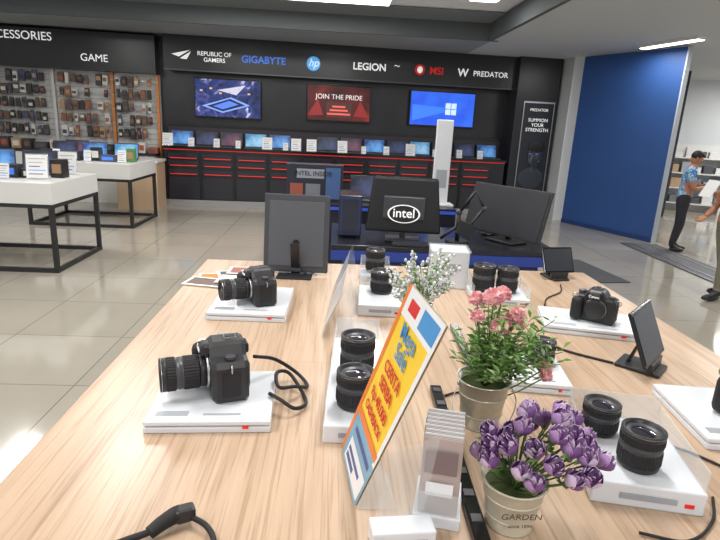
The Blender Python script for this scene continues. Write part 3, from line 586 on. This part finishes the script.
# ---------------------------------------------------------------- people
skin=M("skin",(176,124,96),.55); hair=M("hair_black",(24,20,20),.6); shoe=M("shoe_black",(28,26,26),.4)
def person(name,loc,rz,sc,V,E,shirt,pants,hL,hR,head,hold=None):
    me=bpy.data.meshes.new("sk"); me.from_pydata([v[1] for v in V],E,[])
    ob=bpy.data.objects.new("sk",me); COL.objects.link(ob); ob.modifiers.new("s","SKIN"); 
    for i,v in enumerate(V):
        sv=me.skin_vertices[0].data[i]; sv.radius=v[2]; sv.use_root=(i==0)
    ob.modifiers.new("sub","SUBSURF").levels=2
    dg=bpy.context.evaluated_depsgraph_get(); em=bpy.data.meshes.new_from_object(ob.evaluated_get(dg))
    g=B(); t=bmesh.new(); t.from_mesh(em)
    segs=[(Vector(V[a][1]),Vector(V[b][1]),V[b][3]) for a,b in E]
    mats={'shirt':shirt,'pants':pants,'skin':skin,'shoe':shoe}
    for k,m_ in mats.items(): g.mi(m_)
    vm={v:g.bm.verts.new(v.co) for v in t.verts}
    for f_ in t.faces:
        c=f_.calc_center_median(); best=None
        for a_,b_,l_ in segs:
            ab=b_-a_; q=max(0,min(1,(c-a_).dot(ab)/ab.length_squared)); dd=(a_+ab*q-c).length
            if best is None or dd<best[0]: best=(dd,l_)
        n=g.bm.faces.new([vm[v] for v in f_.verts]); n.smooth=True; n.material_index=g.mi(mats[best[1]])
    t.free(); bpy.data.objects.remove(ob)
    hc,pit,hy=head; g.X=TR(hc,(pit,0,hy))
    g.ball((0,0,0),(.073,.088,.105),skin,sub=3); g.ball((0,-.03,-.055),(.052,.055,.05),skin,sub=3)
    g.ball((0,.018,.03),(.081,.088,.092),hair,sub=3); g.ball((0,-.02,.075),(.068,.065,.04),hair,sub=3)
    g.ball((0,-.093,-.015),(.012,.018,.022),skin,rot=(.3,0,0)); g.ball((0,-.083,-.048),(.024,.008,.007),M("lips",(140,80,72),.5))
    for s in(-1,1):
        g.ball((s*.076,.0,-.005),(.01,.018,.028),skin); g.ball((s*.028,-.08,.008),(.013,.008,.008),M("eye_white",(225,225,225),.3)); g.ball((s*.028,-.087,.008),(.006,.004,.006),hair); g.ball((s*.028,-.084,.028),(.018,.006,.005),hair)
    g.X=Matrix.Identity(4)
    for (pos,d_,side) in (hL,hR):
        d_=Vector(d_).normalized(); pos=Vector(pos); up=Vector((0,0,1)); sd=d_.cross(up)
        if sd.length<.1: sd=Vector((1,0,0))
        sd.normalize(); up=sd.cross(d_)
        qm=Matrix((sd,d_,up)).transposed().to_4x4(); qm.translation=pos
        g.X=qm; g.box((0,.035,0),(.075,.085,.03),skin,bev=.012,seg=3)
        for k,l_ in enumerate((.06,.07,.066,.05)):
            xx=-.028+k*.019; g.tube([(xx,.07,0),(xx,.07+l_*.45,.004),(xx,.07+l_*.75,.018),(xx,.07+l_*.8,.032)],.009,skin,r2=.006,sub=3)
        g.tube([(-.034*side,.02,0),(-.055*side,.05,.012),(-.045*side,.075,.024)],.011,skin,r2=.007,sub=3); g.X=Matrix.Identity(4)
    if hold: hold(g)
    for v in V:
        if v[0].startswith('toe'): 
            g.ball((v[1][0],v[1][1]+.05,.041),(.045,.12,.04),shoe)
    return g.done(name,loc,rz,sc)
batik=ramp_mat("batik_blue",[(0.25,(28,80,150)),(0.48,(60,130,190)),(0.55,(190,220,235)),(0.75,(24,66,130))],nscale=16,rough=.7,dist=2)
dark=M("trousers_black",(40,40,46),.8); khaki=M("uniform_khaki",(150,142,118),.8); olive=M("trousers_olive",(118,114,96),.8)
def body(l=0):
    return [('pelvis',(0,0,.86),(.15,.11),'pants'),('belly',(0,-.01,1.0),(.155,.115),'shirt'),('chest',(0,l*.5,1.2),(.165,.12),'shirt'),('upper',(0,l,1.33),(.13,.09),'shirt'),('neck',(0,l-.015,1.42),(.055,.055),'skin'),('headb',(0,l-.04,1.5),(.05,.05),'skin')]
def mk(armL,armR,legL,legR,lean=0):
    V=body(lean); E=[(0,1),(1,2),(2,3),(3,4),(4,5)]
    for arm in(armL,armR):
        sh,mid,el,wr=arm; i=len(V)
        V+= [('sh',sh,(.07,.07),'shirt'),('sleeve',mid,(.064,.06),'shirt'),('el',el,(.042,.042),'skin'),('wr',wr,(.028,.028),'skin')]
        E+= [(3,i),(i,i+1),(i+1,i+2),(i+2,i+3)]
    for leg in(legL,legR):
        hp,kn,an,toe=leg; i=len(V)
        V+= [('hip',hp,(.10,.105),'pants'),('kn',kn,(.072,.075),'pants'),('an',an,(.055,.058),'pants'),('toe',toe,(.03,.028),'shoe')]
        E+= [(0,i),(i,i+1),(i+1,i+2),(i+2,i+3)]
    return V,E
V1,E1=mk(((.17,-.02,1.33),(.21,-.05,1.18),(.22,-.1,1.06),(.08,-.30,1.13)),((-.17,-.02,1.33),(-.21,-.05,1.18),(-.22,-.1,1.06),(-.07,-.30,1.10)),((.09,0,.8),(.10,-.04,.45),(.10,.02,.09),(.11,-.12,.035)),((-.09,0,.8),(-.11,.0,.45),(-.12,.06,.09),(-.13,-.08,.035)),-.04)
def phone(g): g.box((0.0,-.40,1.16),(.075,.012,.15),blackg,rot=(rad(-40),0,0),bev=.004)
person("standing_man",(5.42,8.12,0),rad(62),.93,V1,E1,batik,dark,((.08,-.30,1.13),(-.25,-.9,.15),1),((-.07,-.30,1.10),(.2,-.9,.2),-1),((0,-.075,1.545),rad(28),0),phone)
V2,E2=mk(((.17,-.02,1.33),(.2,-.1,1.2),(.2,-.18,1.1),(.14,-.42,1.2)),((-.17,-.02,1.33),(-.21,-.02,1.18),(-.22,-.02,1.05),(-.2,-.2,.9)),((.09,0,.8),(.11,-.12,.45),(.11,-.12,.09),(.12,-.27,.035)),((-.09,0,.8),(-.1,.08,.45),(-.11,.18,.09),(-.12,.04,.035)),-.03)
def ppr(g): g.box((.12,-.54,1.25),(.15,.01,.2),paper,rot=(rad(-30),0,0))
person("standing_man",(4.37,5.62,0),rad(-80),.98,V2,E2,khaki,olive,((.14,-.42,1.2),(-.1,-.9,.2),1),((-.2,-.2,.9),(.1,-.7,-.4),-1),((0,-.06,1.55),rad(8),0),ppr)
